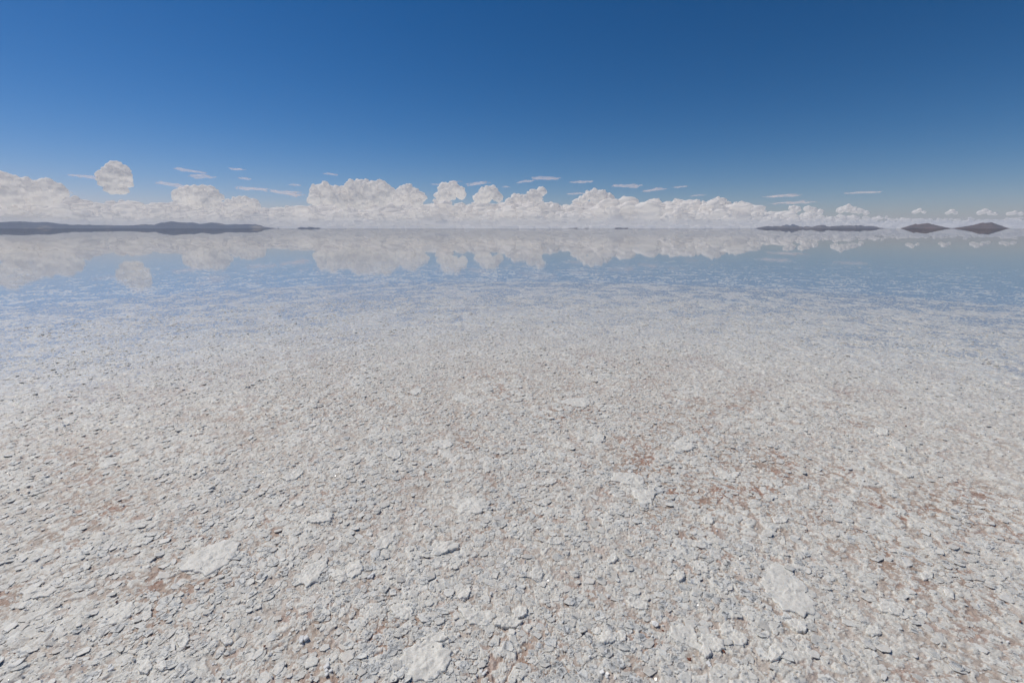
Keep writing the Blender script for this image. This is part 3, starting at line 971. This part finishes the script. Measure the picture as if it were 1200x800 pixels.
cumulus([(1072, 249, 1.8), (1077, 247, 2), (1083, 249, 1.5)], 252, 48000, 'tiny puff above the lower twin hill')
cumulus([(1110, 250, 1.6), (1115, 248, 2), (1120, 250, 1.5)], 252, 48000, 'tiny puff above the saddle between the twin hills')
cumulus([(1148, 250, 2), (1154, 248, 2.4), (1160, 250, 2), (1166, 251, 1.6)], 253, 47000, 'tiny puff above the taller twin hill')
cumulus([(1182, 251, 1.6), (1188, 250, 2), (1196, 251, 1.8)], 253, 48000, 'tiny pale puff at the right edge of the view')


def wisp(cx, cy, hw, hh, dist, label, tilt=0.0, n=None):
    P = Puffs()
    o = sky_at(cx, cy, dist)
    mpp = o.length / math.hypot(F, math.hypot(cx - 600, cy - 400) * .6)
    az = math.atan2(o.x, o.y)
    tx = np.array([math.cos(az), -math.sin(az), 0]); dp = np.array([math.sin(az), math.cos(az), 0])
    strands = [(rng.uniform(-.35, .35), rng.uniform(-.5, .5), rng.uniform(.35, .9), rng.normal(0, .05)) for _ in range(int(2 + hw / 5))]
    strands[0] = (0, 0, 1.0, 0)
    for su, sv, sl, st in strands:
        for k in range(int(10 + hw * 2.2 * sl)):
            u = rng.uniform(-1, 1); lim = math.sqrt(max(0, 1 - u * u)) * rng.uniform(.5, 1)
            s = hh * mpp * (rng.uniform(.14, .42) if hh > 1.5 else rng.uniform(.5, .9)) * (.3 + .7 * lim)
            w_ = (math.sin(u * 9 + su * 20) * .16 + rng.normal(0, .16)) * lim
            c = np.array(o) + tx * (su * .7 + u * sl) * hw * mpp + dp * rng.normal(0, .4) * hw * .5 * mpp + np.array([0, 0, 1]) * ((sv + w_) * hh * .8 + (tilt + st) * u * hw) * mpp
            P.ball(c, s, 2, (rng.uniform(1.3, 3.4),) * 2 + (.6,), .45)
    me = P.mesh('wispy_cloud', M_WISP, origin=o, voxel=30.0 if hh > 1.5 else 14.0)
    link('wispy_cloud', me, label, 'cloud', 'thin pinkish cloud streaks above the bank', loc=o)


for a in [
    (98, 207, 14, 2.2, 30000, 'thin flat streak touching the left side of the tall cloud tower', -.03),
    (222, 200, 16, 2.4, 28000, 'thin long streak, upper one of a pair right of the tall cloud tower', -.1),
    (237, 207, 12, 4.2, 28000, 'short thick white streak, lower one of a pair right of the tall cloud tower', 0),
    (278, 198, 9, 2.2, 29000, 'short pale streak high above the low domed cloud, right of a pair of streaks', -.05),
    (287, 209, 7, 2.2, 30000, 'faint little streak below the short pale high streak', -.1),
    (203, 216, 15, 2.8, 31000, 'faint soft streak between the tall tower and the low domed cloud', -.12),
    (296, 221, 18, 2.4, 31000, 'faint level streak above the small pale heap', -.02),
    (336, 226, 20, 3, 32000, 'soft sloping streak left of the big central bank', -.1),
    (388, 204, 9, 2.6, 29000, 'small bright streak high above the big central bank', -.05),
    (347, 217, 7, 2.2, 30000, 'small faint streak upper left of the big central bank', -.05),
    (511, 216, 6, 1.8, 31000, 'tiny pink streak left above the bright rounded cloud head', 0),
    (534, 213, 8, 1.6, 31000, 'tiny pink streak right above the bright rounded cloud head', -.05),
    (560, 215, 16, 2.4, 31000, 'long faint pink streak above the double headed cloud', .05),
    (591, 219, 6, 1.6, 32000, 'tiny pink streak right of the double headed cloud', 0),
    (640, 209, 16, 3.4, 29000, 'bright lens shaped streak, highest one right of centre', 0),
    (615, 213, 11, 2.2, 29500, 'thin tail at the left of the lens shaped streak', .08),
    (682, 213, 15, 2.4, 29500, 'flat streak right of the lens shaped streak', .02),
    (735, 218, 17, 3.2, 30000, 'second lens shaped streak, right of the flat streak', 0),
    (767, 223, 14, 2.4, 31000, 'faint streak under the second lens shaped streak', .1),
    (797, 219, 10, 1.8, 30500, 'small pink streak at the right end of the row of streaks', .02),
    (675, 227, 13, 2.2, 33000, 'faint streak left of the pointed cloud crest', .05),
    (818, 229, 9, 2, 33000, 'faint pink streak above the cluster of small pale heads', .05),
    (916, 230, 18, 2.8, 32000, 'pinkish lens streak alone over the right end of the bank', 0),
    (930, 238, 22, 2.2, 34000, 'long level pinkish streak below the lone pinkish lens', .02),
    (1010, 226, 14, 1.3, 32000, 'thin faint red streak high above the grey violet hills', 0),
]: wisp(*a)

# the low bank behind: a field of cumulus with a common base, thinning towards the right
P = Puffs()
nb = 0
def bank_top(px):      # how high the bank reaches above the horizon, in photo pixels
    return float(np.interp(px, [-260, 0, 120, 250, 330, 420, 520, 620, 760, 860, 940, 1000, 1100, 1420],
                           [42, 41, 34, 32, 27, 36, 35, 36, 36, 31, 20, 15, 13, 12]))


while nb < 1060 + 130:
    far_ = nb >= 1060
    px = -280 + (nb - 1060) * 13.5 if far_ else rng.uniform(-260, 1420)
    dens = 1.0 if px < 850 or far_ else (0.7 if px < 960 else 0.55)
    if rng.random() > dens: continue
    nb += 1
    d = 115000 if far_ else 34000 + 60000 * rng.random() ** 1.1
    o = sky_at(px, HORIZON, d)
    mpp = (o.length / math.hypot(F, (px - 600) * .9)) 
    top = bank_top(px) * rng.uniform(.55, 1.0) * (1 if rng.random() < .6 else .7)
    if far_: top = float(np.interp(px, [800, 950], [4, 6]))
    zt = top * mpp                                   # altitude of this cloud's crown
    basez = -300 if far_ else min(zt * .75, rng.uniform(250, 900))
    hgt = max(250, zt - basez)
    wdt = hgt * rng.uniform(.7, 2.2) if not far_ else 9000
    az = math.atan2(o.x, o.y)
    tx = np.array([math.cos(az), -math.sin(az), 0]); dp = np.array([math.sin(az), math.cos(az), 0])
    for q in range(int(9 + min(12, wdt / 180))):
        u = float(np.clip(rng.normal(0, .5), -1.2, 1.2)); lim = max(.15, 1 - abs(u) * .75)
        r = min(hgt * rng.uniform(.10, .26), 480) * max(.35, lim)
        if far_: r = rng.uniform(700, 1100)
        c = np.array([o.x, o.y, 0]) + tx * u * wdt + dp * rng.normal(0, .35) * wdt * .6 + np.array([0, 0, basez + r * .4 + (hgt - r * 1.3) * rng.random() ** .8 * lim])
        P.ball(c, r, 2, (rng.uniform(1.0, 2.6),) * 2 + (.85,), .34)
        for t in range(3):
            e = rng.normal(size=3); e /= np.linalg.norm(e); e[2] = abs(e[2]); e -= dp * max(0, e @ dp)
            P.ball(c + e * r * np.array([1.3, 1.3, .8]), r * rng.uniform(.3, .55), 1, (1.2, 1.2, 1), .3)
me = P.mesh('cloud_bank', M_CLOUD, voxel=60.0)
link('cloud_bank', me, 'low hazy bank of many grey white clouds lying along the whole horizon', 'clouds', kind='stuff')

# ---- air
S = 22500
bm = bmesh.new(); bmesh.ops.create_cube(bm, size=1)
for v in bm.verts: v.co = Vector((v.co.x * 2 * S, v.co.y * 2 * S, -1.2 if v.co.z < 0 else 300))
me = bpy.data.meshes.new('haze'); bm.to_mesh(me); bm.free()
m, nt, out = newmat('haze_air')
pv = N(nt, 'ShaderNodeVolumePrincipled')
pv.inputs['Color'].default_value = (0.58, 0.64, 0.76, 1)
pv.inputs['Density'].default_value = 4.4e-5
pv.inputs['Anisotropy'].default_value = 0.0
nt.links.new(pv.outputs[0], out.inputs['Volume'])
me.materials.append(m)
link('haze', me, 'pale haze low over the flat, fading the far hills and clouds', 'haze', kind='stuff')

# ------------------------------------------------------------------ render
sc.render.engine = 'CYCLES'
c = sc.cycles
c.max_bounces = 8; c.diffuse_bounces = 3; c.glossy_bounces = 3; c.transmission_bounces = 4; c.volume_bounces = 1
c.transparent_max_bounces = 40
c.use_denoising = True; c.denoiser = 'OPENIMAGEDENOISE'; c.denoising_input_passes = 'RGB_ALBEDO_NORMAL'; c.denoising_prefilter = 'ACCURATE'
c.sample_clamp_indirect = 4.0
sc.view_settings.view_transform = 'Standard'; sc.view_settings.look = 'None'
sc.view_settings.exposure = 0.12; sc.view_settings.gamma = 1.0
sc.view_settings.use_curve_mapping = False
